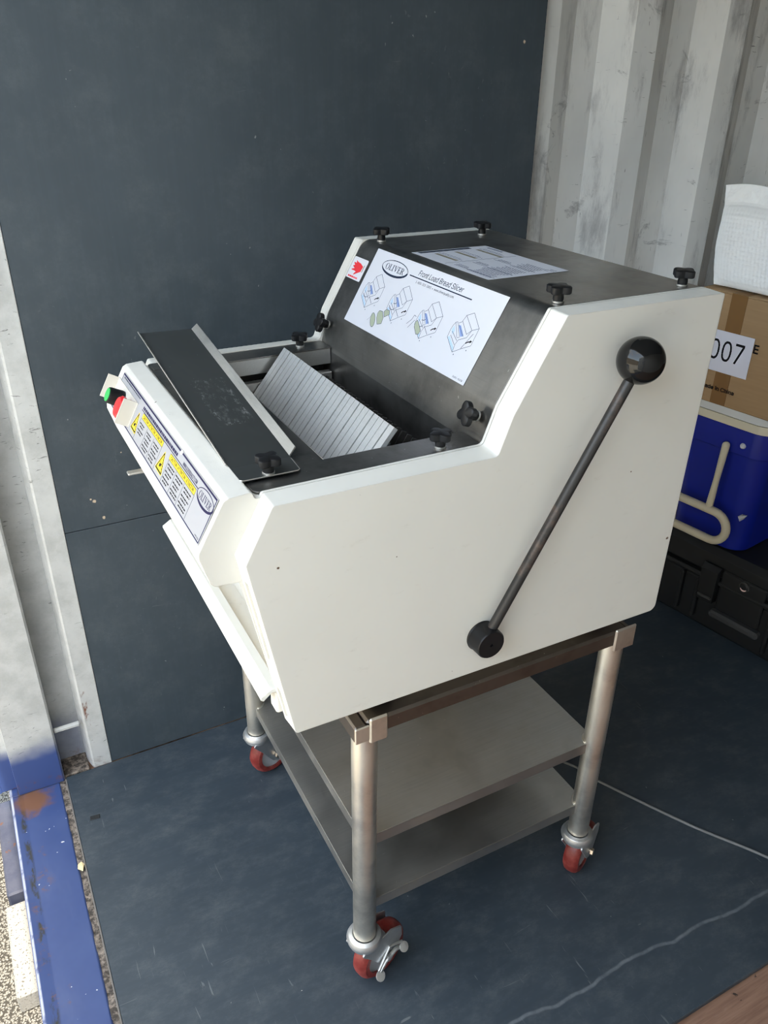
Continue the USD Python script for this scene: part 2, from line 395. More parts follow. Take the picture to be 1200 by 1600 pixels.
def tube(P, r, sides=12, cap=True):
    P = np.asarray(P, float); t = np.gradient(P, axis=0); t /= np.linalg.norm(t, axis=1, keepdims=True)
    a = np.cross(t[0], [0, 0, 1.0] if abs(t[0][2]) < .9 else [1.0, 0, 0]); rings = []
    r = np.broadcast_to(r, (len(P),))
    for k in range(len(P)):
        a = a - t[k] * (a @ t[k]); a /= np.linalg.norm(a); b = np.cross(t[k], a)
        ang = np.arange(sides) * 2 * PI / sides
        rings.append(P[k] + r[k] * (np.cos(ang)[:, None] * a + np.sin(ang)[:, None] * b))
    V = np.vstack(rings); F = []
    for i in range(len(P) - 1):
        for j in range(sides):
            q = [i * sides + j, i * sides + (j + 1) % sides, (i + 1) * sides + (j + 1) % sides, (i + 1) * sides + j]
            F += [[q[0], q[1], q[2]], [q[0], q[2], q[3]]]
    if cap:
        V = np.vstack([V, P[0], P[-1]]); a0, a1 = len(V) - 2, len(V) - 1; o = (len(P) - 1) * sides
        for j in range(sides): F += [[a0, (j + 1) % sides, j], [a1, o + j, o + (j + 1) % sides]]
    return trimesh.Trimesh(V, F, process=False)
def cyl(a, b, r, sides=32): return tube([a, b], r, sides)
def lathe(profile, at, axis=(0, 0, 1), n=40):
    m = trimesh.creation.revolve(np.array(profile, float), sections=n)
    m.apply_transform(trimesh.geometry.align_vectors([0, 0, 1], axis)); m.apply_translation(at); return m
def cat(*ms): return trimesh.util.concatenate([m for m in ms])
def smooth_path(P, n=8):
    """Catmull-Rom through the points"""
    P = np.asarray(P, float); Q = np.vstack([2 * P[0] - P[1], P, 2 * P[-1] - P[-2]]); out = []
    for i in range(1, len(Q) - 2):
        for t in np.arange(n) / n:
            out.append(.5 * ((2 * Q[i]) + (-Q[i - 1] + Q[i + 1]) * t + (2 * Q[i - 1] - 5 * Q[i] + 4 * Q[i + 1] - Q[i + 2]) * t * t + (-Q[i - 1] + 3 * Q[i] - 3 * Q[i + 1] + Q[i + 2]) * t ** 3))
    return np.array(out + [P[-1]])
def man(m): return m3.Manifold(m3.Mesh(np.asarray(m.vertices, np.float32), np.asarray(m.faces, np.uint32)))
def minus(a, *bs):
    a.merge_vertices(); A = man(a)
    for b in bs: b.merge_vertices(); A = A - man(b)
    q = A.to_mesh(); return trimesh.Trimesh(q.vert_properties[:, :3], q.tri_verts, process=False)

# ------------------------------------------------------------------ the setting: the inside of a shipping container
X_DOOR, X_END, Y_NEAR, Y_FAR, H = -0.411, 5.45, -1.56, 0.803, 2.39
single('floor', cbox(X_DOOR, X_END, Y_NEAR, Y_FAR + .05, -.09, -.013, .002), 'worn_plywood', 'bare brown plywood floor at the lower right corner', kind='structure')
fp = Thing('floor_1', 'dark navy painted floor board with scrapes and dust', base=(0, 0, -.013), kind='structure')
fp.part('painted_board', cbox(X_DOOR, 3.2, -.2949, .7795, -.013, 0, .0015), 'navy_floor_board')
# far wall: corrugated sheet and the two navy lining boards in front of it
P, x = [], -.412
xs = 1.060 - .280 * 5
while xs < X_END + .3:
    P += [(xs, Y_FAR), (xs + .070, Y_FAR), (xs + .139, Y_FAR + .036), (xs + .209, Y_FAR + .036)]; xs += .280
P = [q for q in P if X_DOOR + .04 < q[0] < X_END + .02]
sheet = Polygon(P + [(a, b + .004) for a, b in P[::-1]])
wl = Thing('wall_left', 'scuffed white corrugated container side wall', base=(0, .8, 0), kind='structure')
wl.part('corrugated_sheet', ext_z(sheet, -.01, H), 'scuffed_white_wall')
wl.part('edge_strip', cbox(-.3066, -.3046, .7788, .7815, .001, H - .02, .0006), 'edge_metal')
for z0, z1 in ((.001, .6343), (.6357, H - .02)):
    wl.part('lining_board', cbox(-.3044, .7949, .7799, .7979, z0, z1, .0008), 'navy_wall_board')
single('wall_right', cbox(X_DOOR, X_END, Y_NEAR - .04, Y_NEAR, -.01, H, .002), 'dim_wall', 'side wall behind the viewer', kind='structure')
single('wall_end', cbox(X_END, X_END + .04, Y_NEAR, Y_FAR + .05, -.01, H, .002), 'dim_wall', 'end wall of the container', kind='structure')
single('ceiling', cbox(-.53, X_END + .04, Y_NEAR - .04, Y_FAR + .12, H, H + .03, .002), 'dim_ceiling', 'container roof', kind='structure')
# door frame: corner post, weld bar, frame strip
tp = Thing('trim_1', 'white and blue container corner post at the door opening', base=(-.47, .8, 0), kind='structure')
prof = Polygon([(-.5165, .800), (-.5135, .773), (-.4175, .773), (-.4135, .7765), (-.4135, .839), (-.356, .839), (-.356, .813), (-.3475, .7845), (-.3435, .7815), (-.3047, .7815), (-.3047, .873), (-.547, .873), (-.547, .800)])
tp.part('post', ext_z(prof, -.002, H), 'post_paint')
tp.part('recess_dirt', cbox(-.4138, -.3560, .7815, .845, -.012, .0030, .002), 'gap_dirt')
tp.part('weld_bar', cbox(-.4150, -.3540, .7815, .7925, .1335, .1465, .004), 'post_paint')
np_ = Thing('trim_2', 'container corner post beside the viewer', base=(-.47, Y_NEAR, 0), kind='structure')
np_.part('post', cbox(-.545, -.411, Y_NEAR - .04, Y_NEAR + .05, -.01, H, .006), 'post_paint')
single('trim_3', cbox(-.545, -.411, Y_NEAR, .86, H - .09, H + .05, .004), 'post_paint', 'lintel of the door opening', kind='structure')
sl = Thing('trim_4', 'blue painted steel door sill with rust and a dirt-filled gap', base=(-.47, 0, -.15), kind='structure')
sl.part('sill_beam', ext_y(Polygon([(-.5345, -.165), (-.425, -.165), (-.425, -.006), (-.428, -.0035), (-.506, -.0035), (-.5295, -.001), (-.5345, -.005)]), Y_NEAR, .7725), 'sill_paint')
rs = np.random.RandomState(3)
pts = np.array([(-.426 + .014 * i / 5, Y_NEAR + .002 + j * .0125) for j in range(193) for i in range(6)])
hz = -.010 + .009 * meshkit.fbm(np.c_[pts * 45, np.zeros(len(pts))], 4, 3)
F = [[j * 6 + i, j * 6 + i + 1, (j + 1) * 6 + i + 1] for j in range(192) for i in range(5)] + [[j * 6 + i, (j + 1) * 6 + i + 1, (j + 1) * 6 + i] for j in range(192) for i in range(5)]
sl.part('gap_debris', trimesh.Trimesh(np.c_[pts, hz], F, process=False), 'gap_dirt', smooth=True, kind='stuff')
sl.part('edge_strip', cbox(-.4135, -.4105, Y_NEAR, .7725, -.03, .0008, .0006), 'board_edge')
sl.part('sill_end', cbox(-.5345, -.4140, .7725, .86, -.165, -.0035, .003), 'sill_paint')
single('corner_casting', cbox(-.577, -.5355, .595, .875, -.169, -.10, .004), 'casting_paint', 'rusty blue container corner casting beside the sill end', 'corner casting', kind='structure')
dl = Thing('door_1', 'dark blue container door swung open outside the post', base=(-.6, .95, -.1), kind='structure')
dl.part('door_leaf', cbox(-1.75, -.585, .93, .97, -.08, H, .004), 'door_inside')
d2 = Thing('added_door_2', 'unseen grey container door added open to shade the slicer side', base=(-1.1, Y_NEAR, -.1), kind='structure')  # unseen leaf, added to cut sky light on the slicer side panel
d2.part('door_leaf', cbox(-1.75, -.56, Y_NEAR - .03, Y_NEAR + .01, -.08, H, .004), 'door_inside')
dl.part('hinge_bar', cbox(-.60, -.552, .875, .935, -.08, H, .006), 'door_blue')
single('ground', cbox(-.88, 8, -8, 8, -.35, -.17, .01), 'pebbled_concrete', 'sunlit pebbled strip of ground under the container', kind='structure')
single('ground_1', cbox(-40, -.88, -40, 40, -.35, -.172, .01), 'bounce_yard_concrete', 'unseen pale concrete yard added to bounce light in', kind='structure')  # out of view, added pale to bounce light in through the doors
single('added_yard_wall', cbox(-9.4, -9.0, -30, 30, -.2, 3.6, .01), 'tan_render', 'unseen tan wall added to hold back low sky light', kind='structure')  # out of view, added to block low sky on the front faces
single('paver_block', cbox(-.585, -.50, .365, .585, -.17, -.118, .004), 'paver_concrete', 'pale concrete block on the ground tucked under the blue sill', 'paver')

# ------------------------------------------------------------------ the bread slicer
W, w = .6050, .0310
S = dict(A=(-.1146, .6654), B=(.5363, .6603), C=(.5459, 1.1896), D=(.2714, 1.1896), K=(.2021, 1.0686), E=(.1827, 1.0154), F=(-.127, 1.0164), G=(-.1646, .9464))
SI = dict(A=(-.1180, .6662), B=(.5363, .6603), C=(.5432, 1.1914), D=(.2692, 1.1912), K=(.1984, 1.0709), E=(.1797, 1.0204), F=(-.1284, 1.0198), G=(-.1682, .9474))
RAD = dict(A=.004, B=.012, C=.003, D=.004, K=.03, E=.009, F=.004, G=.004)
def rounded(pts, n=6, grow=0.0):
    """closed outline with rounded corners; the same number of points for every outline"""
    ks = 'ABCDKEFG'; out = []
    for i, k in enumerate(ks):
        p0, p1, p2 = (np.array(pts[ks[(i + d) % 8]]) for d in (-1, 0, 1))
        a, b = (p0 - p1) / np.linalg.norm(p0 - p1), (p2 - p1) / np.linalg.norm(p2 - p1)
        th = math.acos(np.clip(a @ b, -1, 1)) / 2; r = RAD[k]; d = r / math.tan(th); q0, q2 = p1 + a * d, p1 + b * d
        o = p1 + (a + b) / np.linalg.norm(a + b) * r / math.sin(th)
        for t in np.linspace(0, 1, n + 1):
            q = q0 * (1 - t) + q2 * t - o; out.append(o + q / np.linalg.norm(q) * r)
    return np.array(out)
def loft_y(A, ya, B, yb):
    """solid between two outlines in (x, z) with matching points"""
    n = len(A); V = np.vstack([np.c_[A[:, 0], np.full(n, ya), A[:, 1]], np.c_[B[:, 0], np.full(n, yb), B[:, 1]]]); F = []
    for i in range(n):
        j = (i + 1) % n; F += [[i, j, n + j], [i, n + j, n + i]]
    _, f = trimesh.creation.triangulate_polygon(Polygon(A), engine='earcut')
    _v = np.asarray(_); idx = np.array([int(np.argmin(((A - q) ** 2).sum(1))) for q in _v])
    f = idx[f]; F += [list(t) for t in f] + [[n + t[0], n + t[2], n + t[1]] for t in f]
    m = trimesh.Trimesh(V, F, process=False); m.fix_normals(); return m
outer, innr = rounded(S), rounded(SI)
SL = Thing('bread_slicer', 'white front-load bread slicer with steel hood standing on the steel cart', 'bread slicer', base=(.21, W / 2, .648), dz=LIFT)
ga = np.array(S['A']) - np.array(S['G']); gl = np.linalg.norm(ga); gu = ga / gl; gn = np.array([-gu[1], gu[0]])
if gn[0] > 0: gn = -gn
def slot(t0, t1, y0, y1, depth=.006):
    a, b = np.array(S['G']) + gu * t0, np.array(S['G']) + gu * t1
    return ext_y(Polygon([a - gn * depth, b - gn * depth, b + gn * .02, a + gn * .02]), y0, y1)
near = minus(loft_y(outer, 0, innr, w), slot(.035, .165, .014, .0245), slot(.215, .272, .014, .0245))
SL.part('side_panel', near, 'white_enamel')
SL.part('side_panel', loft_y(outer, W, innr, W - w), 'white_enamel')
inner = Polygon(innr)
rim = inner.difference(inner.buffer(-.020)).intersection(Polygon([(-.1415, 1.0), (.7, .9), (.7, 1.3), (-.1415, 1.3)]))
for y0 in (w + .0008, W - w - .0058): SL.part('body_rim', ext_y(rim, y0, y0 + .005), 'white_enamel')
# body: control housing across the front, front panel recessed below it, rear and bottom
housing = Polygon([(-.1402, 1.0225), (-.168, 1.0206), (-.1745, 1.0170), (-.1804, 1.0068), (-.2092, .9570), (-.2098, .9500), (-.1990, .9120), (-.1945, .9078), (-.163, .9055), (-.100, .9055), (-.100, 1.0130), (-.1375, 1.0130)])
housing = affinity.translate(housing.buffer(-.004).buffer(.008).buffer(-.004), -.0008, .0014)
SL.part('control_housing', ext_y(housing, w - .0002, W - w + .0002), 'white_enamel')
inset = [(-.1625, .905), (-.1610, .897), (-.1255, .700), (-.1146, .672), (-.08, .672), (-.08, .70), (-.135, .905)]
for y0 in (w - .0004, W - w - .0036): SL.part('inner_cheek', ext_y(Polygon([(-.1665, .9085), (-.1627, .8975), (-.1180, .6720), (-.03, .672), (-.03, .905)]), y0, y0 + .004), 'white_enamel')
SL.part('front_panel', ext_y(Polygon([(-.088, .700), (-.062, .780), (-.052, .906), (-.046, .906), (-.056, .778), (-.080, .690), (-.120, .690), (-.120, .700)]), w + .004, W - w - .004), 'white_enamel')
tray = ext_y(Polygon([(-.1495, .7105), (-.1490, .7140), (-.1340, .7235), (-.1215, .7215), (-.1215, .7165), (-.1335, .7185), (-.1460, .7080)]), .0335, .560)
SL.part('discharge_tray', tray, 'white_hem', label='white rolled tray edge under the control housing')
SL.part('tray_bracket', cbox(-.128, -.112, w + .004, .060, .676, .7150, .003), 'white_enamel')
SL.part('bottom_pan', cbox(-.085, .535, w, W - w, .664, .672, .001), 'white_enamel')
SL.part('rear_panel', cbox(.533, .5395, w, W - w, .67, 1.184, .001), 'white_enamel')
for fx in (.035, .445):
    for fy in (.045, .56): SL.part('rubber_foot', lathe([(0, 0), (.016, 0), (.018, .004), (.017, .024), (0, .024)], (fx, fy, .6375), n=24), 'black_rubber', smooth=40)
# hood sheet, rounded at the bend
D, K, E_, C_ = map(np.array, (SI['D'], SI['K'], SI['E'], SI['C']))
def arc(c0, c1, c2, r, n=8):
    a, b = (c0 - c1) / np.linalg.norm(c0 - c1), (c2 - c1) / np.linalg.norm(c2 - c1)
    th = math.acos(a @ b) / 2; d = r / math.tan(th); p0, p2 = c1 + a * d, c1 + b * d
    o = c1 + (a + b) / np.linalg.norm(a + b) * r / math.sin(th); out = []
    for t in np.linspace(0, 1, n + 1):
        q = p0 * (1 - t) + p2 * t - o; out.append(tuple(o + q / np.linalg.norm(q) * r))
    return out
path = [(.1835, .86), (.1815, 1.012)] + arc(E_ + [.002, 0], K, D, .05) + arc(K, D, C_, .024, 10) + [(.5390, 1.1912), (.5390, 1.1860)]
hood_line = LineString([(a, b) for a, b in path])
off = hood_line.buffer(.0012, cap_style='flat', quad_segs=2)
HY0, HY1 = w + .0072, W - w - .0072
hood = ext_y(affinity.translate(off, .0011, -.0013), HY0, HY1)
SL.part('hood', hood, 'hood_steel', smooth=25, label='dark brushed steel hood sheet')
# deck plate round the hopper opening, one sheet with a hole, rounded front corners
deck = sbox(-.1365, HY0, .1810, HY1).difference(sbox(-.0262, .0868, .30, .521))
deck = deck.intersection(sbox(-.1365, HY0, .1810, HY1).buffer(-.008).buffer(.008).union(sbox(0, HY0, .1810, HY1)))
SL.part('deck_plate', ext_z(deck, 1.0168, 1.0190), 'hood_steel', label='dark steel deck round the bread hopper')
# hopper inside
SL.part('hopper_wall', cbox(-.0262, .1805, .5215, .5240, .989, 1.0166, .0006), 'lip_steel')
SL.part('hopper_wall', cbox(-.0290, -.0264, .0868, .5215, .84, 1.0166, .0006), 'hood_steel')
SL.part('hopper_wall', cbox(-.0262, .1805, .0840, .0866, .84, 1.0166, .0006), 'hood_steel')
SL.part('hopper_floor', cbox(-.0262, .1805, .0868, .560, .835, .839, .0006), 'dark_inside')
SL.part('guide_rail', cbox(-.0262, .1795, .513, .5290, .954, .9765, .0015), 'lip_steel')
SL.part('guide_rail', cbox(-.0262, .1795, .519, .5290, .915, .944, .0015), 'lip_steel')
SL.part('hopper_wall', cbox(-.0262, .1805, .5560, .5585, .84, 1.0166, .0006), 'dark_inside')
# slotted feed plate: single slats side by side
top, bot = np.array((.0880, 1.0336)), np.array((.0080, .9356))
dv = (bot - top) / np.linalg.norm(bot - top); nv = np.array([dv[1], -dv[0]]); nv = nv if nv[1] > 0 else -nv
NS = 27; y0, y1 = .1080, .5110; pitch = (y1 - y0) / NS
for k in range(NS):
    a = y0 + k * pitch; gap = .0017 if k % 3 else .0024
    th = .007 - .0006 * ((k * 7) % 3) / 2
    q = Polygon([top, bot, bot - nv * th, top - nv * th])
    q2 = affinity.translate(q, *(nv * .0004 * ((k * 5) % 3 - 1)))
    if k == NS - 2: a0, a1 = a, a + pitch
    SL.part('slat', ext_y(q2, a + gap / 2, a + pitch - gap / 2), 'slat_steel')
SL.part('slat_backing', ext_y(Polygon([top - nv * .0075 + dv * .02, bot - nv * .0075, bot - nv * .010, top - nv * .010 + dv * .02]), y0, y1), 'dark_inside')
for k in range(26):
    y = .104 + k * .0158
    SL.part('blade', ext_y(Polygon([(.098, .87), (.112, .87), (.168, .972), (.160, .976)]), y, y + .0009), 'hood_steel')
# lid tray held by one knob, raised at its far end
za, zb, ya, yb = 1.0245, 1.0842, .1015, .5300
tab = Polygon([(-.1405, .0628), (-.0705, .0618), (-.0675, .0645), (-.0651, .1015), (-.1434, .1015), (-.1434, .0660)])
lidm = ext_z(tab, 1.0222, 1.0245)
def quad_sheet(a, b, c, d, th):
    a, b, c, d = map(np.array, (a, b, c, d)); n = np.cross(b - a, d - a); n = n / np.linalg.norm(n) * th
    return hullpts([a, b, c, d, a - n, b - n, c - n, d - n])
lp = SL.part('lid', cat(lidm, quad_sheet((-.1434, ya, za), (-.0651, ya, za), (-.0648, yb, zb - .0045), (-.1480, yb, zb - .002), .0022)), 'lid_steel', label='dark steel lid tray tilted over the hopper')
SL.part('lid_flange', quad_sheet((-.0651, ya + .004, za), (-.0540, ya + .010, za + .0085), (-.0548, yb, zb + .0035), (-.0648, yb, zb - .0045), .0022), 'lip_steel', parent=lp, label='bright folded lip along the lid')
SL.part('lid_flange', quad_sheet((-.1434, ya + .008, za), (-.1480, yb, zb - .002), (-.1508, yb, zb + .0020), (-.1465, ya + .008, za + .0035), .0016), 'lip_steel', parent=lp)
SL.part('lid_rest', cbox(-.134, -.040, .528, .548, 1.0192, 1.0204, .0004), 'hood_steel')
SL.part('lid_arm', hullpts([(-.115, .526, 1.019), (-.100, .526, 1.019), (-.115, .529, 1.019), (-.100, .529, 1.019), (-.112, .526, 1.079), (-.102, .526, 1.079), (-.112, .529, 1.079), (-.102, .529, 1.079)]), 'lip_steel')
SL.part('lid_edge', tube([(-.1432, .0662, 1.0238), (-.1405, .0630, 1.0238), (-.0705, .0620, 1.0238), (-.0676, .0647, 1.0238), (-.0655, .098, 1.0238)], .0009, 8), 'edge_highlight', parent=lp, smooth=True)
SL.part('opening_edge', cbox(-.0269, -.0257, .0870, .5208, 1.0186, 1.0196, .0003), 'edge_highlight')
# star knobs
def star(n=4, R0=.0172, r0=.0112):
    P = []
    for t in np.linspace(0, 2 * PI, 96, endpoint=False):
        P.append(((r0 + (R0 - r0) * (.5 + .5 * math.cos(n * t)) ** .8) * math.cos(t), (r0 + (R0 - r0) * (.5 + .5 * math.cos(n * t)) ** .8) * math.sin(t)))
    return Polygon(P)
def knob(at, axis=(0, 0, 1), turn=0.3):
    s = star(); layers = [(.0125, -.0012), (.0140, 0), (.0212, 0), (.0228, -.0020)]
    rings = []
    for z, o in layers:
        q = np.array(s.exterior.coords)[:-1]; k = (np.linalg.norm(q, axis=1) + o) / np.linalg.norm(q, axis=1)
        rings.append(np.c_[q * k[:, None], np.full(len(q), z)])
    n = len(rings[0]); V = np.vstack(rings + [[[0, 0, layers[0][0]]], [[0, 0, layers[-1][0] + .0006]]]); F = []
    for i in range(3):
        for j in range(n):
            a, b, c, d = i * n + j, i * n + (j + 1) % n, (i + 1) * n + (j + 1) % n, (i + 1) * n + j
            F += [[a, b, c], [a, c, d]]
    for j in range(n): F += [[len(V) - 2, (j + 1) % n, j], [len(V) - 1, 3 * n + j, 3 * n + (j + 1) % n]]
    head = trimesh.Trimesh(V, F, process=False)
    stem = trimesh.creation.revolve(np.array([(0, .0025), (.0068, .0025), (.0072, .006), (.0062, .0134), (0, .0134)]), sections=24)
    wash = trimesh.creation.revolve(np.array([(0, 0), (.0078, 0), (.0078, .0026), (0, .0026)]), sections=24)
    T = trimesh.geometry.align_vectors([0, 0, 1], axis); T[:3, 3] = at
    for q in (head, stem, wash): q.apply_transform(trimesh.transformations.rotation_matrix(turn, [0, 0, 1])); q.apply_transform(T)
    kp = SL.part('star_knob', cat(head, stem), 'black_plastic', smooth=40)
    SL.part('washer', wash, 'lip_steel', parent=kp, smooth=40)
sn = tuple(np.array((-(SI['K'][1] - SI['E'][1]), 0, SI['K'][0] - SI['E'][0])) / np.linalg.norm(K - E_))
for at, ax, t in (((.2907, .5373, 1.1915), (0, 0, 1), .2), ((.4918, .5200, 1.1915), (0, 0, 1), .6), ((.2961, .0520, 1.1915), (0, 0, 1), .5), ((.5180, .0530, 1.1915), (0, 0, 1), .1),
                  ((.1333, .5500, 1.0190), (0, 0, 1), .3), ((.1269, .0530, 1.0190), (0, 0, 1), .15), ((-.1060, .0690, 1.0245), (0, 0, 1), .75),
                  ((.1890, .5480, 1.0520), sn, .3), ((.1880, .0610, 1.0495), sn, .45)): knob(at, ax, t)
# handle on the near side
hc = np.array((.1790, 0, .7300))
hp = SL.part('handle_hub', lathe([(0, 0), (.0243, 0), (.0250, .002), (.0236, .004), (.0232, .0255), (.0215, .028), (.0025, .028), (.0025, .0255), (0, .0255)], hc, (0, -1, 0), 48), 'black_plastic', smooth=35)
ball = np.array((.3700, -.0360, 1.1285)); r0 = hc + [.006, -.0150, .016]
SL.part('handle_rod', tube([r0, r0 + (ball - r0) * .5, ball - (ball - r0) / np.linalg.norm(ball - r0) * .024], .0076, 24), 'rod_steel', parent=hp, smooth=40, label='worn steel lever rod')
bm = trimesh.creation.icosphere(4, .0312); bm.apply_translation(ball)
SL.part('handle_ball', bm, 'black_gloss', parent=hp, smooth=True, label='glossy black ball at the top of the lever')
# release lever under the housing
SL.part('release_lever', cbox(-.2060, -.12, .490, .505, .858, .862, .0015), 'lip_steel')
# switch guard and buttons
fo = np.array((-.2064, .5455, .9650)); fu = np.array((0, -1.0, 0)); fv = np.array((.0285, 0, .0510)); fv /= np.linalg.norm(fv); fn = np.cross(fu, fv)
def fpt(u, v, h): return fo + fu * u + fv * v + fn * h
def fslab(u0, u1, v0, v1, h0, h1): return hullpts([fpt(u, v, h) for u in (u0, u1) for v in (v0, v1) for h in (h0, h1)])
gp = SL.part('switch_guard', cat(fslab(-.012, .122, .006, .046, .0004, .0018), fslab(-.014, -.012, .006, .046, .0004, .020), fslab(.1165, .1185, .005, .046, .0004, .0225)), 'guard_ivory', label='ivory guard round the two push buttons')
def disc(u, v, prof, look, name, parent, label=None):
    return SL.part(name, lathe(prof, fpt(u, v, .0018), tuple(fn), 32), look, parent=parent, smooth=35, label=label)
disc(.046, .026, [(0, 0), (.0135, 0), (.0140, .004), (.0130, .022), (.0120, .0245), (.0112, .0245), (0, .0240)], 'black_plastic', 'button_body', gp)
disc(.046, .026, [(0, .0236), (.0110, .0236), (.0108, .0254), (0, .0258)], 'green_button', 'start_button', gp, 'green start button')
disc(.092, .024, [(0, 0), (.010, 0), (.010, .008), (.0175, .0095), (.0185, .014), (.0150, .0185), (0, .0200)], 'red_button', 'stop_button', gp, 'red stop button')

# ------------------------------------------------------------------ printed labels
def serif(text, hgt, squeeze=1.0):
    """hand-drawn serif capitals, height 1"""
    def el(cx, cy, a, b): return affinity.scale(Point(cx, cy).buffer(1, 24), a, b)
    G = {
        'O': (el(.40, .5, .40, .52).difference(el(.40, .5, .27, .475)), .86),
        'L': (unary_union([sbox(.12, 0, .26, 1), sbox(0, 0, .55, .05), sbox(0, .95, .38, 1), Polygon([(.55, 0), (.60, .28), (.57, .28), (.42, .05)])]), .66),
        'I': (unary_union([sbox(.12, 0, .26, 1), sbox(0, 0, .38, .05), sbox(0, .95, .38, 1)]), .46),
        'V': (unary_union([Polygon([(.08, 1), (.24, 1), (.46, .22), (.40, 0)]), Polygon([(.70, 1), (.64, 1), (.40, .08), (.43, 0)]), sbox(-.02, .95, .36, 1), sbox(.54, .95, .84, 1)]), .84),
        'E': (unary_union([sbox(.12, 0, .26, 1), sbox(0, 0, .55, .05), sbox(0, .95, .54, 1), sbox(.2, .49, .44, .54), sbox(.42, .38, .46, .65), Polygon([(.55, 0), (.60, .28), (.57, .28), (.42, .05)]), Polygon([(.54, 1), (.57, .76), (.54, .76), (.42, .95)])]), .68),
        'R': (unary_union([sbox(.12, 0, .26, 1), sbox(0, 0, .38, .05), sbox(0, .95, .36, 1), el(.34, .745, .30, .255).difference(el(.32, .745, .18, .205)).difference(sbox(-.2, .4, .2, 1.1)), Polygon([(.30, .50), (.44, .52), (.74, .03), (.84, .03), (.84, 0), (.62, 0)])]), .84)}
    x, out = 0, []
    for ch in text:
        p, a = G[ch]; out.append(affinity.translate(p, x, 0)); x += a
    return affinity.scale(unary_union(out), hgt * squeeze, hgt, origin=(0, 0)), x * hgt * squeeze
class Label:
    """a sheet on the slicer; prints lie on it as its sub-parts. u, v in millimetres from its lower left corner"""
    def __init__(self, T, name, O, u, v, look, poly, label):
        self.T, self.O, self.u, self.v = T, np.array(O, float), np.array(u, float), np.array(v, float)
        self.n = np.cross(self.u, self.v); self.level = 0
        self.path = T.part(name, self.mesh(poly, .00030, .0002), look, label=label)
    def mesh(self, poly, h, th):
        m = extrude(affinity.scale(poly, .001, .001, origin=(0, 0)), th)
        return place(m, self.O + self.n * h, self.u, self.v, self.n)
    def ink(self, name, shapes, look, h=.00056, label=None):
        kind = 'stuff' if name in ('column_print', 'fine_print', 'title_print', 'sticker_print', 'switch_legend') else None
        s = unary_union(list(shapes)) if isinstance(shapes, (list, tuple)) else shapes
        self.T.part(name, self.mesh(s, h, .00008), look, parent=self.path, label=label, kind=kind)
    def text(self, name, s, u, v, hgt, width, look, slant=0.0, label=None, bold=False, turn=0.0):
        m = meshkit.text_mesh(s, hgt * .001, .00008, bold); b = m.bounds
        m.vertices[:, 0] = (m.vertices[:, 0] - b[0][0]) * (width * .001 / (b[1][0] - b[0][0])) + m.vertices[:, 1] * slant
        if turn: m.apply_transform(trimesh.transformations.rotation_matrix(turn, [0, 0, 1]))
        self.T.part(name, place(m, self.O + self.u * u * .001 + self.v * v * .001 + self.n * .00056, self.u, self.v, self.n), look, parent=self.path, label=label)
def line(P, wd): return LineString(P).buffer(wd / 2, cap_style='flat', quad_segs=2)
def ring(cx, cy, a, b, t0, dx=0, dy=0): 
    el = lambda a, b, x, y: affinity.scale(Point(x, y).buffer(1, 32), a, b)
    return el(a, b, cx, cy).difference(el(a - t0, b - t0, cx - dx, cy - dy))
def fine_print(x0, x1, y, r, h=1.6):
    """rows too small to read in the photograph: broken dashes"""
    out, x = [], x0
    while x < x1:
        l = r.uniform(3, 9); out.append(sbox(x, y, min(x + l, x1), y + h)); x += l + r.uniform(1.0, 1.8)
    return out

# the instruction sheet on the hood front
su = np.array((0, -1.0, 0)); sv = np.array((SI['D'][0] - SI['K'][0], 0, SI['D'][1] - SI['K'][1])); sv /= np.linalg.norm(sv)
LO = K + (np.array((.2001, 1.0722)) - K)
LO = LO + (((D - K)[1] * (D - LO)[0] - (D - K)[0] * (D - LO)[1]) / ((D - K) @ (D - K))) * np.array(((D - K)[1], -(D - K)[0]))
bl = Label(SL, 'instruction_label', (LO[0], .5010, LO[1]), su, sv, 'paper', sbox(0, 0, 386, 133), 'large white label reading Front Load Bread Slicer')
bl.ink('logo_ring', ring(80, 111.2, 43, 13.2, 1.3).union(ring(80.6, 110.6, 43.4, 13.6, 2.6, 1.6, -1.0).intersection(sbox(0, 0, 400, 111))), 'ink_slate')
sh, wid = serif('OLIVER', 10.5); sh = affinity.scale(sh, 62 / wid, 1, origin=(0, 0))
bl.ink('logo_lettering', affinity.translate(sh, 49.5, 106.0), 'ink_slate', label='lettering OLIVER')
bl.text('title_lettering', 'Front Load Bread Slicer', 153, 115.3, 8.6, 128, 'ink_slate', .22, 'lettering Front Load Bread Slicer')
bl.ink('title_rule', sbox(130.5, 110.3, 311, 112.0), 'ink_slate')
bl.text('phone_lettering', '1-800-253-3893  •  www.oliverquality.com', 156, 103.0, 3.9, 112, 'ink_grey')
bl.text('code_lettering', '0401-0108', 354, 3.2, 2.8, 25, 'ink_grey')
base = np.array((326.8, 33.6))
draw = {'hood': [(317.8, 88.6), (331.5, 95.9), (357.9, 78.7), (344.9, 72.4), (317.8, 88.6), (315.1, 79.2), (337.7, 64.5), (344.9, 72.4)],
        'side': [(357.9, 78.7), (358.9, 52.7), (341.2, 42.9), (326.8, 33.6), (324.7, 45.1), (326.6, 52.7), (341.6, 60.4), (344.9, 72.4)],
        'front': [(326.8, 33.6), (299.2, 50.3), (298.2, 61.9), (299.4, 68.8), (301.8, 73.6)], 'strip': [(315.1, 79.2), (314.1, 77.4), (308.8, 74.2)],
        'in1': [(305.0, 54.3), (323.5, 44.2)], 'in2': [(303.7, 60.4), (324.2, 50.8)], 'deck': [(311.3, 72.5), (332.9, 59.5)]}
blue = [(311.3, 71.4), (316.2, 72.7), (332.9, 60.9), (327.3, 57.7)]
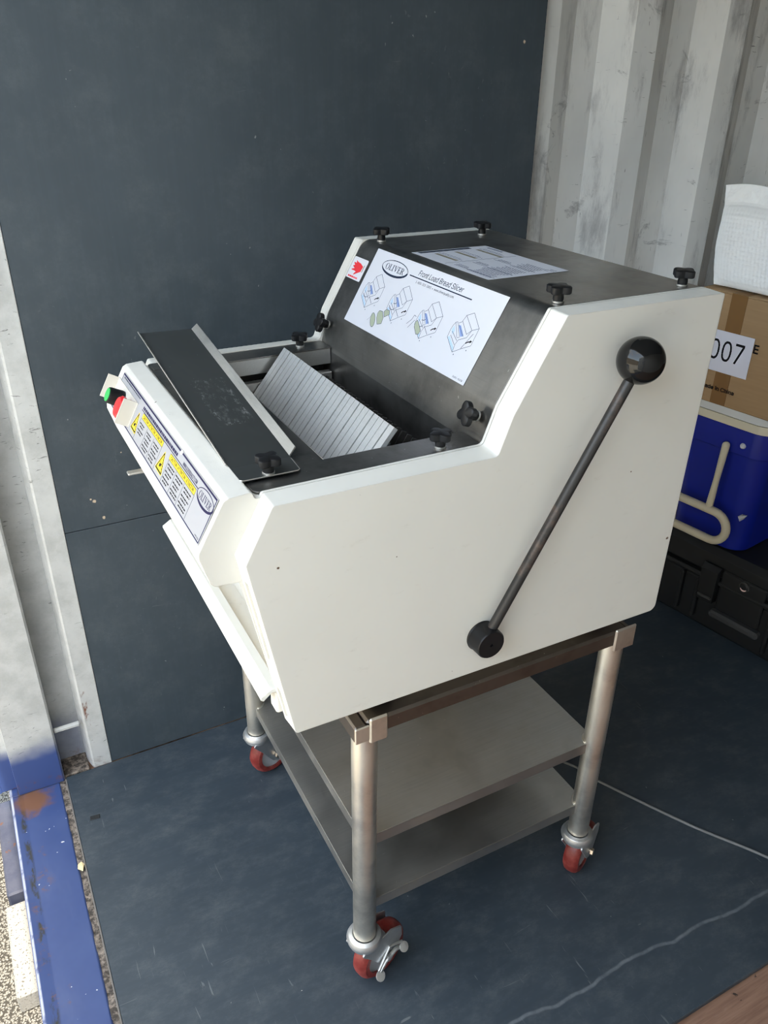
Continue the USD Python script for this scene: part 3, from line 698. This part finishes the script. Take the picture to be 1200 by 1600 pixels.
pale = [(300.5, 50.0), (303.3, 52.6), (326.0, 39.6), (326.1, 34.9)]
lidp = [(301.8, 74.1), (305.7, 75.5), (325.8, 56.6), (321.3, 54.7)]
for k, (ax, ay) in enumerate(((45.6, 32.9), (139.7, 32.8), (234.8, 28.6), (326.8, 33.6))):
    mv = lambda P: [(a - base[0] + ax, b - base[1] + ay) for a, b in P]
    bl.ink('drawing_blue_fill', Polygon(mv(blue)), 'ink_blue', .00052)
    bl.ink('drawing_pale_fill', unary_union([Polygon(mv(pale)), Polygon(mv([(300.5, 62), (302.5, 69), (309, 62), (307, 56)]))]), 'ink_pale_blue', .00052)
    L = [line(mv(v), .75) for v in draw.values()] + [line(mv(lidp + lidp[:1]), .6)]
    L += [Point(mv([(332.0, 31.6)])[0]).buffer(1), Point(mv([(354.2, 44.2)])[0]).buffer(1)]
    L += [line(mv([(340.8, 43.4), (351.6, 69.0)] if k == 3 else [(325.6, 54.4), (341.6, 45.0)]), .9)]
    if k < 3: L += [line(mv([(303, 55.5), (309.5, 50.5), (316.5, 50.8), (322, 53.8)]), 1.2), line(mv([(312, 61), (317, 61.5), (321, 64)]), 1.2)]
    bl.ink('drawing_outline', L, 'ink_line')
    bl.ink('drawing_arrow', unary_union([line(mv([(345.5, 52.6), (348.7, 55.5), (353.5, 57.4)]), 1.6), Polygon(mv([(352.5, 59.5), (353.6, 55.0), (357.2, 58.6)]))]), 'ink_black')
bread = [affinity.rotate(affinity.scale(Point(88.7, 21.5).buffer(1, 20), 6.5, 13.5), 42), Polygon([(97.7, 27.5), (94.0, 35.3), (96.0, 40.1), (105.6, 41.1), (115.7, 33.2), (118.8, 22.5), (107.4, 18.5)]).buffer(-1).buffer(1),
         Polygon([(109.8, 41.6), (113.7, 46.5), (124.1, 47.2), (128.8, 41.3), (117.9, 34.2)]), Polygon([(210.2, 52.9), (207.1, 48.6), (209.9, 41.8), (222.9, 32.7), (229.6, 34.3), (229.8, 40.9), (217.4, 48.9)]).buffer(2).buffer(-2)]
bl.ink('drawing_bread', bread, 'ink_bread', .00064)
bl.ink('drawing_bread_outline', [b.exterior.buffer(.45) for b in bread] + [line([(186.1, 40.5), (194.3, 49.7), (196.3, 57.8), (202.4, 56.8)], .8), line([(193.8, 36.1), (203.4, 51.4)], .8), line([(72, 17), (83, 30)], .3)], 'ink_line', .00070)
# hand warning sticker
hs = Label(SL, 'hand_sticker', (LO[0], .5010, LO[1]), su, sv, 'paper_white', Polygon([(-64, 67.5), (-10, 67.5), (-10, 107), (-64, 107)]).buffer(-3).buffer(3), 'small white sticker with a red hand')
hand = Polygon([(-53.3, 102.0), (-44.9, 99.1), (-32.9, 97.9), (-25.1, 95.5), (-20.5, 94), (-21.5, 84.5), (-29.7, 80.8), (-42.9, 74.5), (-40.9, 79.0), (-37.2, 81.8), (-45.6, 82.6), (-57.4, 82.2), (-54.1, 84.5), (-46.3, 86.6), (-57.5, 89.9), (-50.6, 91.9), (-58.9, 96.8), (-47.7, 96.5)]).buffer(-.8).buffer(.8)
hs.ink('hand_print', hand, 'ink_red'); hs.ink('cuff_print', [sbox(-18.6, 84, -16.4, 97)], 'ink_olive')
hs.ink('sticker_print', fine_print(-58, -22, 70.0, rng, 3.0), 'ink_red')
# warning panel on the control housing
fl = Label(SL, 'control_label', fo, fu, fv, 'darkened_paper', Polygon([(-2, -1.5), (504, -1.5), (504, 60), (-2, 60)]), 'white warning label with yellow caution strips along the control housing')
fl.ink('border_line', [sbox(0, 56.6, 502, 59.0), sbox(0, 0, 502, 1.3), sbox(500.3, 0, 502, 59), sbox(0, 0, 1.3, 59)], 'ink_navy')
for u0, v0, nm in ((160.5, 36.3, 0), (318.8, 34.8, 1)):
    q = sbox(u0, v0, u0 + 118.5, v0 + 7.4).buffer(-1.5).buffer(1.5)
    fl.ink('caution_strip', q.buffer(.7), 'ink_black', .00050); fl.ink('caution_strip_fill', q, 'ink_yellow', .00060)
    m = 'CAUTION | ATTENTION | ATENCION'
    t_ = meshkit.text_mesh(m, .0044, .00008, True); b = t_.bounds; t_.vertices[:, 0] = (t_.vertices[:, 0] - b[0][0]) * (.106 / (b[1][0] - b[0][0]))
    SL.part('caution_lettering', place(t_, fo + fu * (u0 + 6) * .001 + fv * (v0 + 1.7) * .001 + fn * .00069, fu, fv, fn), 'ink_black', parent=fl.path, label='lettering CAUTION')
for T3 in ([(143.1, 36.3), (129.4, 11.0), (154.9, 10.1)], [(298.7, 34.5), (286.0, 9.6), (313.5, 9.1)]):
    q = Polygon(T3); c = q.centroid
    fl.ink('warning_triangle', q.buffer(2.2), 'ink_yellow', .00050); fl.ink('warning_triangle_line', q.exterior.buffer(1.0), 'ink_black', .00060)
    fl.ink('warning_hand', [affinity.rotate(sbox(c.x - 4.5, c.y - 2.8, c.x + 2.2, c.y + 1.2), 25), affinity.rotate(sbox(c.x - 1, c.y - 1, c.x + 5.8, c.y + .6), 50), line([(c.x - 6, c.y + 3), (c.x + 4, c.y - 4)], 1.0)], 'ink_black', .00060)
fl.text('web_lettering', 'WWW.OLIVERQUALITY.COM', 369, 47.2, 4.6, 63, 'ink_navy', bold=True)
fl.ink('title_print', fine_print(150, 341, 47.6, rng, 4.2), 'ink_navy')
fl.ink('title_rule', sbox(147, 44.9, 442, 46.0), 'ink_navy')
fl.ink('column_rule', [sbox(u, 2, u + .8, v) for u, v in ((157.5, 36), (199.8, 33), (239, 33), (279, 36), (320, 34), (358.6, 33), (397, 33), (438.4, 35))], 'ink_grey')
pr = []
for u0 in (161, 203, 243, 323, 362, 401):
    for k, v in enumerate((28.5, 24.4, 18.6, 14.5, 9.2, 5.2)):
        if k > 3 and u0 == 161: continue
        pr += fine_print(u0 + (4 if k % 2 else 0), u0 + 32 - rng.uniform(0, 9), v, rng, 1.7)
fl.ink('column_print', pr, 'ink_black')
fl.ink('logo_ring', ring(472, 44.2, 31.5, 10.5, 1.1).union(ring(472.6, 43.4, 31.5, 10.5, 2.2, 1.0, -.9).intersection(sbox(400, 0, 520, 44))), 'ink_navy')
fl.ink('logo_lettering', affinity.translate(affinity.scale(sh, .75, .86, origin=(0, 0)), 449, 39.4), 'ink_navy', label='lettering OLIVER')
fl.text('code_lettering', '0401-0110', 484, 3.0, 1.8, 14, 'ink_grey')
fl.ink('switch_legend', fine_print(10, 122, 53.0, rng, 2.2), 'ink_grey')
fl.ink('worn_patch', affinity.rotate(affinity.scale(Point(350, 57.5).buffer(1, 7), 5, 3.2), 20), 'white_hem', .00064)
# sheet on the hood top
tl = Label(SL, 'parts_label', (.2880, .4245, 1.19135), (0, -1, 0), (1, 0, 0), 'paper', sbox(0, 0, 225, 147), 'white printed sheet lying flat on top of the hood')
tl.ink('dark_bar', [sbox(25, 29, 90, 36), sbox(25, 67, 87, 74), sbox(25, 110, 97, 117)], 'ink_olive')
tl.ink('column_rule', [sbox(112, 12.5, 222, 13.7), sbox(110, 48, 216, 49.2), sbox(106, 91, 214, 92.2), sbox(98, 4, 99.2, 140)], 'ink_line')
pr = []
for v0 in (4, 40, 80): 
    for k in range(9): pr += fine_print(150 + rng.uniform(0, 14), 205 + rng.uniform(0, 12), v0 + 6 + k * 4.0, rng, 1.5)
for v0 in (40, 78, 121): pr += fine_print(20, 92, v0, rng, 1.4) + fine_print(24, 80, v0 + 5, rng, 1.4)
for v0 in (16, 53, 95): pr += fine_print(112, 146, v0, rng, 2.2) + fine_print(112, 140, v0 + 5, rng, 1.6)
pr += fine_print(18, 62, 137, rng, 4.5) + fine_print(206, 222, 120, rng, 2) + fine_print(206, 220, 126, rng, 2)
tl.ink('fine_print', pr, 'ink_line'); tl.ink('shaded_strip', [sbox(3, 10, 14, 110)], 'ink_grey')

# ------------------------------------------------------------------ the cart
yn, yf, L = .0242, .5791, .477
CT = Thing('equipment_cart', 'stainless steel two-shelf cart on red casters carrying the slicer', 'cart', base=(L / 2, (yn + yf) / 2, 0), dz=LIFT)
RT = .0200
for lx, ly in ((0, yn), (L, yn), (0, yf), (L, yf)):
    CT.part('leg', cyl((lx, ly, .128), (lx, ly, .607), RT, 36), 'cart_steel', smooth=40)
def shelf(z, name):
    top_ = sbox(-.002, yn - .002, L + .002, yf + .002)
    for lx, ly in ((0, yn), (L, yn), (0, yf), (L, yf)): top_ = top_.difference(Point(lx, ly).buffer(RT - .001, 16))
    m = [ext_z(top_, z - .002, z)]
    for (a, b, c, d) in ((RT - .003, L - RT + .003, yn - .002, yn + .0005), (RT - .003, L - RT + .003, yf - .0005, yf + .002)): m.append(cbox(a, b, c, d, z - .024, z - .0004, .0008))
    for (a, b) in ((-.002, .0005), (L - .0005, L + .002)): m.append(cbox(a, b, yn + RT - .003, yf - RT + .003, z - .024, z - .0004, .0008))
    q = CT.part(name, cat(*m), 'shelf_steel')
    for lx, ly in ((0, yn), (L, yn), (0, yf), (L, yf)):
        sx, sy = (1 if lx == 0 else -1), (1 if ly == yn else -1)
        a0 = math.atan2(sy, sx)
        CT.part('weld', tube([(lx + (RT + .001) * math.cos(t), ly + (RT + .001) * math.sin(t), z) for t in np.linspace(a0 - .75, a0 + .75, 8)], .0022, 8), 'cart_steel', parent=q, smooth=True)
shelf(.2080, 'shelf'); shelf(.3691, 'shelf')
zt = .6363
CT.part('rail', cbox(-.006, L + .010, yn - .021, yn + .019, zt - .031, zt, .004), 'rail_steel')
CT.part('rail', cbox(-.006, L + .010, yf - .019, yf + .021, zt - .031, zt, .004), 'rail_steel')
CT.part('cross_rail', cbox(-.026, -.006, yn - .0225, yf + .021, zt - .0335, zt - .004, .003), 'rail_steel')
CT.part('cross_rail', cbox(L + .010, L + .022, yn - .016, yf + .021, zt - .0335, zt - .004, .003), 'rail_steel')
CT.part('bracket', cat(cbox(-.0035, .0265, yn - .0265, yn - .021, zt - .040, zt + .007, .0025), cbox(-.0265, -.0035, yn - .0250, yn - .0215, zt - .0335, zt - .004, .0015)), 'cart_steel')
CT.part('bracket', cbox(L - .0215, L + .0235, yn - .0265, yn - .021, zt - .038, zt + .007, .0045), 'cart_steel')
CT.part('bracket', cbox(-.0035, .0265, yf + .021, yf + .0265, zt - .040, zt + .007, .0025), 'cart_steel')
CT.part('bracket', cbox(L - .0215, L + .0235, yf + .021, yf + .0265, zt - .038, zt + .007, .0045), 'cart_steel')
def caster(x, y, th, brake):
    c, s = math.cos(th), math.sin(th); f = np.array((c, s, 0)); a = np.array((s, -c, 0))      # f rolls, a = axle, towards the viewer
    r, wd = .0562, .0325; cen = np.array((x, y, r + .0003 - LIFT)) + f * .036
    O = np.array((x, y, 0))
    collar = lathe([(.0195, .126), (.0225, .1275), (.0285, .1245), (.0320, .117), (.0310, .111), (.0270, .1085), (0, .1085)], (x, y, 0), n=40)
    plate = place(extrude(unary_union([Point(0, 0).buffer(.0285, 16), sbox(0, -.021, .034, .021)]).buffer(-.004).buffer(.004), .004), O + [0, 0, .1045], f, np.cross([0, 0, 1.0], f), np.array((0, 0, 1.0)))
    cheeks = []
    for sg in (-1, 1):
        pl = Polygon([(-.028, .1075), (.046, .1075), (.072, .092), (.074, .066), (.052, .030), (.038, .024), (.024, .031), (-.006, .078)]).buffer(-.004).buffer(.004)
        cheeks.append(place(extrude(pl, .003), O + a * (sg * (wd / 2 + .0045) - .0015), f, np.array((0, 0, 1.0)), a if np.dot(np.cross(f, [0, 0, 1.0]), a) > 0 else -a))
    p = CT.part('caster', cat(collar, plate, *cheeks), 'zinc', smooth=35, label='zinc swivel caster with red wheel')
    prof = [(r * .70, -wd / 2), (r - .008, -wd / 2), (r - .002, -wd / 2 + .005), (r, -wd / 2 + .011), (r, wd / 2 - .011), (r - .002, wd / 2 - .005), (r - .008, wd / 2), (r * .70, wd / 2), (r * .70, -wd / 2)]
    CT.part('wheel_tread', lathe(prof, cen, tuple(a), 48), 'red_tread', parent=p, smooth=35, label='dark red wheel tread')
    hubp = [(0, -wd / 2 + .003), (.012, -wd / 2 + .003), (.014, -wd / 2 + .007), (r * .70, -wd / 2 + .004), (r * .715, -wd / 2 + .0005), (r * .715, wd / 2 - .0005), (r * .70, wd / 2 - .004), (.014, wd / 2 - .007), (.012, wd / 2 - .003), (0, wd / 2 - .003)]
    CT.part('wheel_hub', lathe(hubp, cen, tuple(a), 40), 'hub_grey', parent=p, smooth=35)
    CT.part('axle_bolt', cat(cyl(cen - a * .028, cen + a * .027, .004, 12), cyl(cen + a * .0245, cen + a * .030, .0075, 6)), 'bolt_brass' if not brake else 'zinc', parent=p)
    if brake:
        tip = cen + f * .018 + a * .004
        bar = []
        e = f * .70 + a * .0
        # pedal frame across the front of the wheel, with two rounded tabs at its ends
        c0, c1 = cen + a * .0285 - f * .0285 + [0, 0, -.0165], cen + a * .0285 + f * .0320 + [0, 0, .0025]
        for q, sgn in ((c0, 1), (c1, 1)):
            d = lathe([(0, 0), (.0095, 0), (.0095, .0022), (0, .0028)], q + a * .004, tuple((a * .75 + np.array((0, 0, .66)))), 24); bar.append(d)
        bar.append(tube([c0, cen + a * .027 - f * .010 + [0, 0, -.002], cen + a * .027 + f * .016 + [0, 0, .006], c1], .0042, 8))
        bar.append(tube([c0 + [0, 0, .010], cen + a * .023 + f * .004 + [0, 0, .022], c1 + [0, 0, .012]], .0028, 8))
        CT.part('brake_pedal', cat(*bar), 'zinc', parent=p, smooth=35)
caster(0, yn, math.radians(18), True); caster(L, yn, math.radians(27), False); caster(0, yf, math.radians(18), False); caster(L, yf, math.radians(40), False)

# ------------------------------------------------------------------ stack at the right: case, cooler, box, mailer
PIV, TH = (1.36, .6514, 0.0), math.radians(9)
def stack(name, label, cat_, z): return Thing(name, label, cat_, (PIV[0], PIV[1], z), TH, local=True, dz=LIFT)
TC = stack('tool_case', 'black rugged plastic tool case on the floor under the blue cooler', 'tool case', 0)
TC.part('case_base', cbox(.004, .36, -.52, .065, -LIFT, .165, .018), 'case_black')
TC.part('case_lid', cbox(0, .36, -.52, .065, .170, .262, .018), 'case_black')
TC.part('rim', cat(cbox(-.010, .37, -.53, .07, .160, .176, .005)), 'case_black')
for y in (.045, -.045, -.10, -.33, -.47): TC.part('rib', cbox(-.012, .01, y - .006, y + .006, .02, .155, .004), 'case_black')
for y in (-.135, -.40):
    q = TC.part('latch', hullpts([(-.010, y - .028, .22), (-.010, y + .028, .22), (-.024, y - .026, .205), (-.024, y + .026, .205), (-.020, y - .024, .10), (-.020, y + .024, .10), (.004, y - .024, .10), (.004, y + .024, .10)]), 'case_black')
    TC.part('latch_bar', cbox(-.026, -.018, y - .022, y + .022, .112, .120, .002), 'case_grey', parent=q)
TC.part('latch_plate', cbox(-.008, .004, -.30, -.165, .085, .215, .004), 'case_black')
TC.part('lower_ledge', cbox(-.018, .01, -.31, -.155, .055, .078, .006), 'case_grey')
TC.part('lock', lathe([(0, 0), (.013, 0), (.013, .006), (.008, .009), (0, .009)], (-.007, -.238, .199), (-1, 0, 0), 24), 'case_black', smooth=30)
TC.part('lock_crescent', tube([(-.015, -.238 + .0105 * math.cos(t), .199 + .0105 * math.sin(t)) for t in np.linspace(-2.6, -.5, 12)], [.0006, .0012, .0018, .0022, .0026, .0028, .0028, .0026, .0022, .0018, .0012, .0006], 8), 'lock_pink', smooth=True)
TC.part('lock_ring', lathe([(.0125, 0), (.015, 0), (.015, .007), (.0125, .007)], (-.007, -.238, .199), (-1, 0, 0), 24), 'case_grey', smooth=30)
TC.part('side_pad', cbox(-.010, .002, .035, .052, .16, .255, .003), 'case_grey')
CO = stack('cooler', 'blue picnic cooler with cream lid rim and tube handle, on the black tool case', 'cooler', 0)
def rsq(x0, x1, y0, y1, r): return sbox(x0 + r, y0 + r, x1 - r, y1 - r).buffer(r, quad_segs=8)
def loft(a, z0, b, z1):
    A, B = np.array(a.exterior.coords)[:-1], np.array(b.exterior.coords)[:-1]
    return hullpts(np.vstack([np.c_[A, np.full(len(A), z0)], np.c_[B, np.full(len(B), z1)]]))
CO.part('body', loft(rsq(.020, .29, -.182, .051, .05), .268, rsq(.006, .30, -.196, .065, .05), .632), 'cooler_blue', smooth=35)
CO.part('body_band', loft(rsq(.002, .304, -.199, .066, .05), .56, rsq(.001, .305, -.200, .067, .05), .632), 'cooler_blue', smooth=35)
CO.part('lid_rim', loft(rsq(-.006, .312, -.207, .074, .055), .634, rsq(-.004, .310, -.205, .072, .055), .656), 'cooler_cream', smooth=35)
CO.part('lid', loft(rsq(-.003, .309, -.204, .071, .055), .657, rsq(.006, .300, -.195, .062, .05), .6755), 'cooler_white', smooth=35)
hp_ = []
hx = -.022
U = [(hx, .05, .298)] + [(hx, -.108 - .044 * math.sin(t), .342 - .044 * math.cos(t)) for t in np.linspace(0, PI, 13)] + [(hx, .05, .386)]
hd = CO.part('handle', cat(tube(U, .0122, 14), tube([(hx + .002, -.086, .386), (hx + .004, -.089, .48), (hx + .010, -.090, .580)], [.0105, .0085, .0105], 14), trimesh.creation.icosphere(2, .0105).apply_translation((hx + .010, -.090, .580))), 'cooler_cream', smooth=40)
CO.part('rivet', trimesh.creation.icosphere(2, .0085).apply_translation((.003, -.130, .588)), 'paper_white', smooth=True)
CO.part('drain_tab', hullpts([(-.002, -.165, .39), (.02, -.165, .39), (-.006, -.172, .385), (.02, -.18, .392), (.0, -.172, .376), (.02, -.172, .376)]), 'paper_white')
BX = stack('cardboard_box', 'brown cardboard carton with a 007 paper sign, on the cooler lid', 'box', .676)
bh = .2915
BX.part('carton', cbox(0, .30, -.33, .075, 0, bh, .002), 'cardboard')
for (a, b) in ((0, .148), (.152, .30)): BX.part('top_flap', cbox(a - .001, b, -.332, .077, bh, bh + .0035, .001), 'cardboard')
BX.part('tape_strip', cat(cbox(-.0012, .0, -.053, -.0087, .002, bh + .003, .0003), cbox(-.0012, .30, -.053, -.0087, bh + .0035, bh + .0043, .0003)), 'parcel_tape')
sg = BX.part('paper_sign', cbox(-.0025, -.0014, -.0963, .072, .0885, .197, .0003), 'sign_paper', label='white paper reading 007')
def box_text(name, s, ly, z, hgt, width, look, parent=None, bold=False):
    m = meshkit.text_mesh(s, hgt, .0003, bold); b = m.bounds
    m.vertices[:, 0] = (m.vertices[:, 0] - b[0][0]) * (width / (b[1][0] - b[0][0]))
    BX.part(name, place(m, np.array((-.0026, ly, z)), np.array((0, -1.0, 0)), np.array((0, 0, 1.0)), np.array((-1.0, 0, 0))), look, parent=parent)
box_text('sign_digits', '007', .0210, .1205, .0530, .0960, 'ink_black', sg)
m_off = .0011
box_text('carton_lettering', 'E', -.0985, .1610, .0215, .0135, 'ink_black', bold=True)
box_text('carton_lettering', 'Made in China', .026, .0385, .0105, .099, 'ink_black', bold=True)
# bubble mailer leaning on the box top: a pillow-shaped sheet with a dimpled face and a flat flap
MB = stack('bubble_mailer', 'white bubble mailer standing upright on the cardboard box', 'mailer', .9765)
nu, nv_ = 220, 160
uu, vv = np.meshgrid(np.linspace(0, 1, nu), np.linspace(0, 1, nv_), indexing='ij')
def mail(side):
    pill = (np.clip(np.minimum(uu, 1 - uu) / .16, 0, 1) ** .6) * (np.clip(np.minimum(vv, (.80 - vv)) / .10, 0, 1) ** .6)
    ly = .066 + .036 * vv ** 1.2 - .34 * uu * (1 - .04 * vv) + .007 * np.sin(5.2 * vv) * (1 - uu) ** 3
    z = .240 * vv + .016 * uu * vv + .004 * np.sin(9 * uu) * vv
    wr = meshkit.fbm(np.stack([uu * 14, vv * 10, uu * 0 + 3 * side], -1), 4, 5) - .5
    bub = .5 + .5 * np.cos(PI * (uu * 33 + vv * 24)) * np.cos(PI * (uu * 33 - vv * 24))
    th = .004 + .020 * pill + .0020 * bub * pill + .006 * wr * (1 - .6 * pill)
    flap = np.clip((vv - .80) / .03, 0, 1)
    x = .030 + .055 * z + (-th if side == 0 else th * .8) + .006 * np.sin(7 * uu) * flap
    return np.stack([x, ly, z], -1).reshape(-1, 3)
V = np.vstack([mail(0), mail(1)]); F = []; nn = nu * nv_
for i in range(nu - 1):
    for j in range(nv_ - 1):
        a, b, c, d = i * nv_ + j, (i + 1) * nv_ + j, (i + 1) * nv_ + j + 1, i * nv_ + j + 1
        F += [[a, b, c], [a, c, d], [nn + a, nn + c, nn + b], [nn + a, nn + d, nn + c]]
edge = [i * nv_ for i in range(nu)] + [(nu - 1) * nv_ + j for j in range(1, nv_)] + [i * nv_ + nv_ - 1 for i in range(nu - 2, -1, -1)] + [j for j in range(nv_ - 2, -1, -1)]
for a, b in zip(edge, edge[1:]): F += [[a, nn + b, b], [a, nn + a, nn + b]]
MB.part('envelope', trimesh.Trimesh(V, F, process=False), 'mailer_film', smooth=True)

# ------------------------------------------------------------------ small things on the floor
single('power_cable', tube(smooth_path([(.30, .56, .0034), (.52, .47, .0034), (.6726, .2652, .0034), (.7000, .1928, .0034), (.797, -.0007, .0034), (.880, -.1367, .0034), (.99, -.36, .0034), (1.02, -.7, .0034)], 10), .0030, 10), 'cable_grey', 'thin grey cable lying across the floor beyond the cart', 'cable', smooth=True)
tg = cbox(-.0105, .0105, -.006, .006, 0, .0018, .0008); tg.apply_transform(trimesh.transformations.rotation_matrix(-.12, [0, 0, 1])); tg.apply_translation((-.3715, .6275, .0002))
single('black_tag', tg, 'tag_black', 'tiny black rectangular tag on the floor near the door post', 'tag')
ch = hullpts([(-.428, .508, -.0005), (-.419, .498, -.001), (-.413, .512, .002), (-.418, .520, .004), (-.426, .516, .003), (-.417, .506, .004)])
single('wood_chip', ch, 'wood_chip', 'pale yellow wood chip caught in the gap beside the blue sill', 'wood chip')
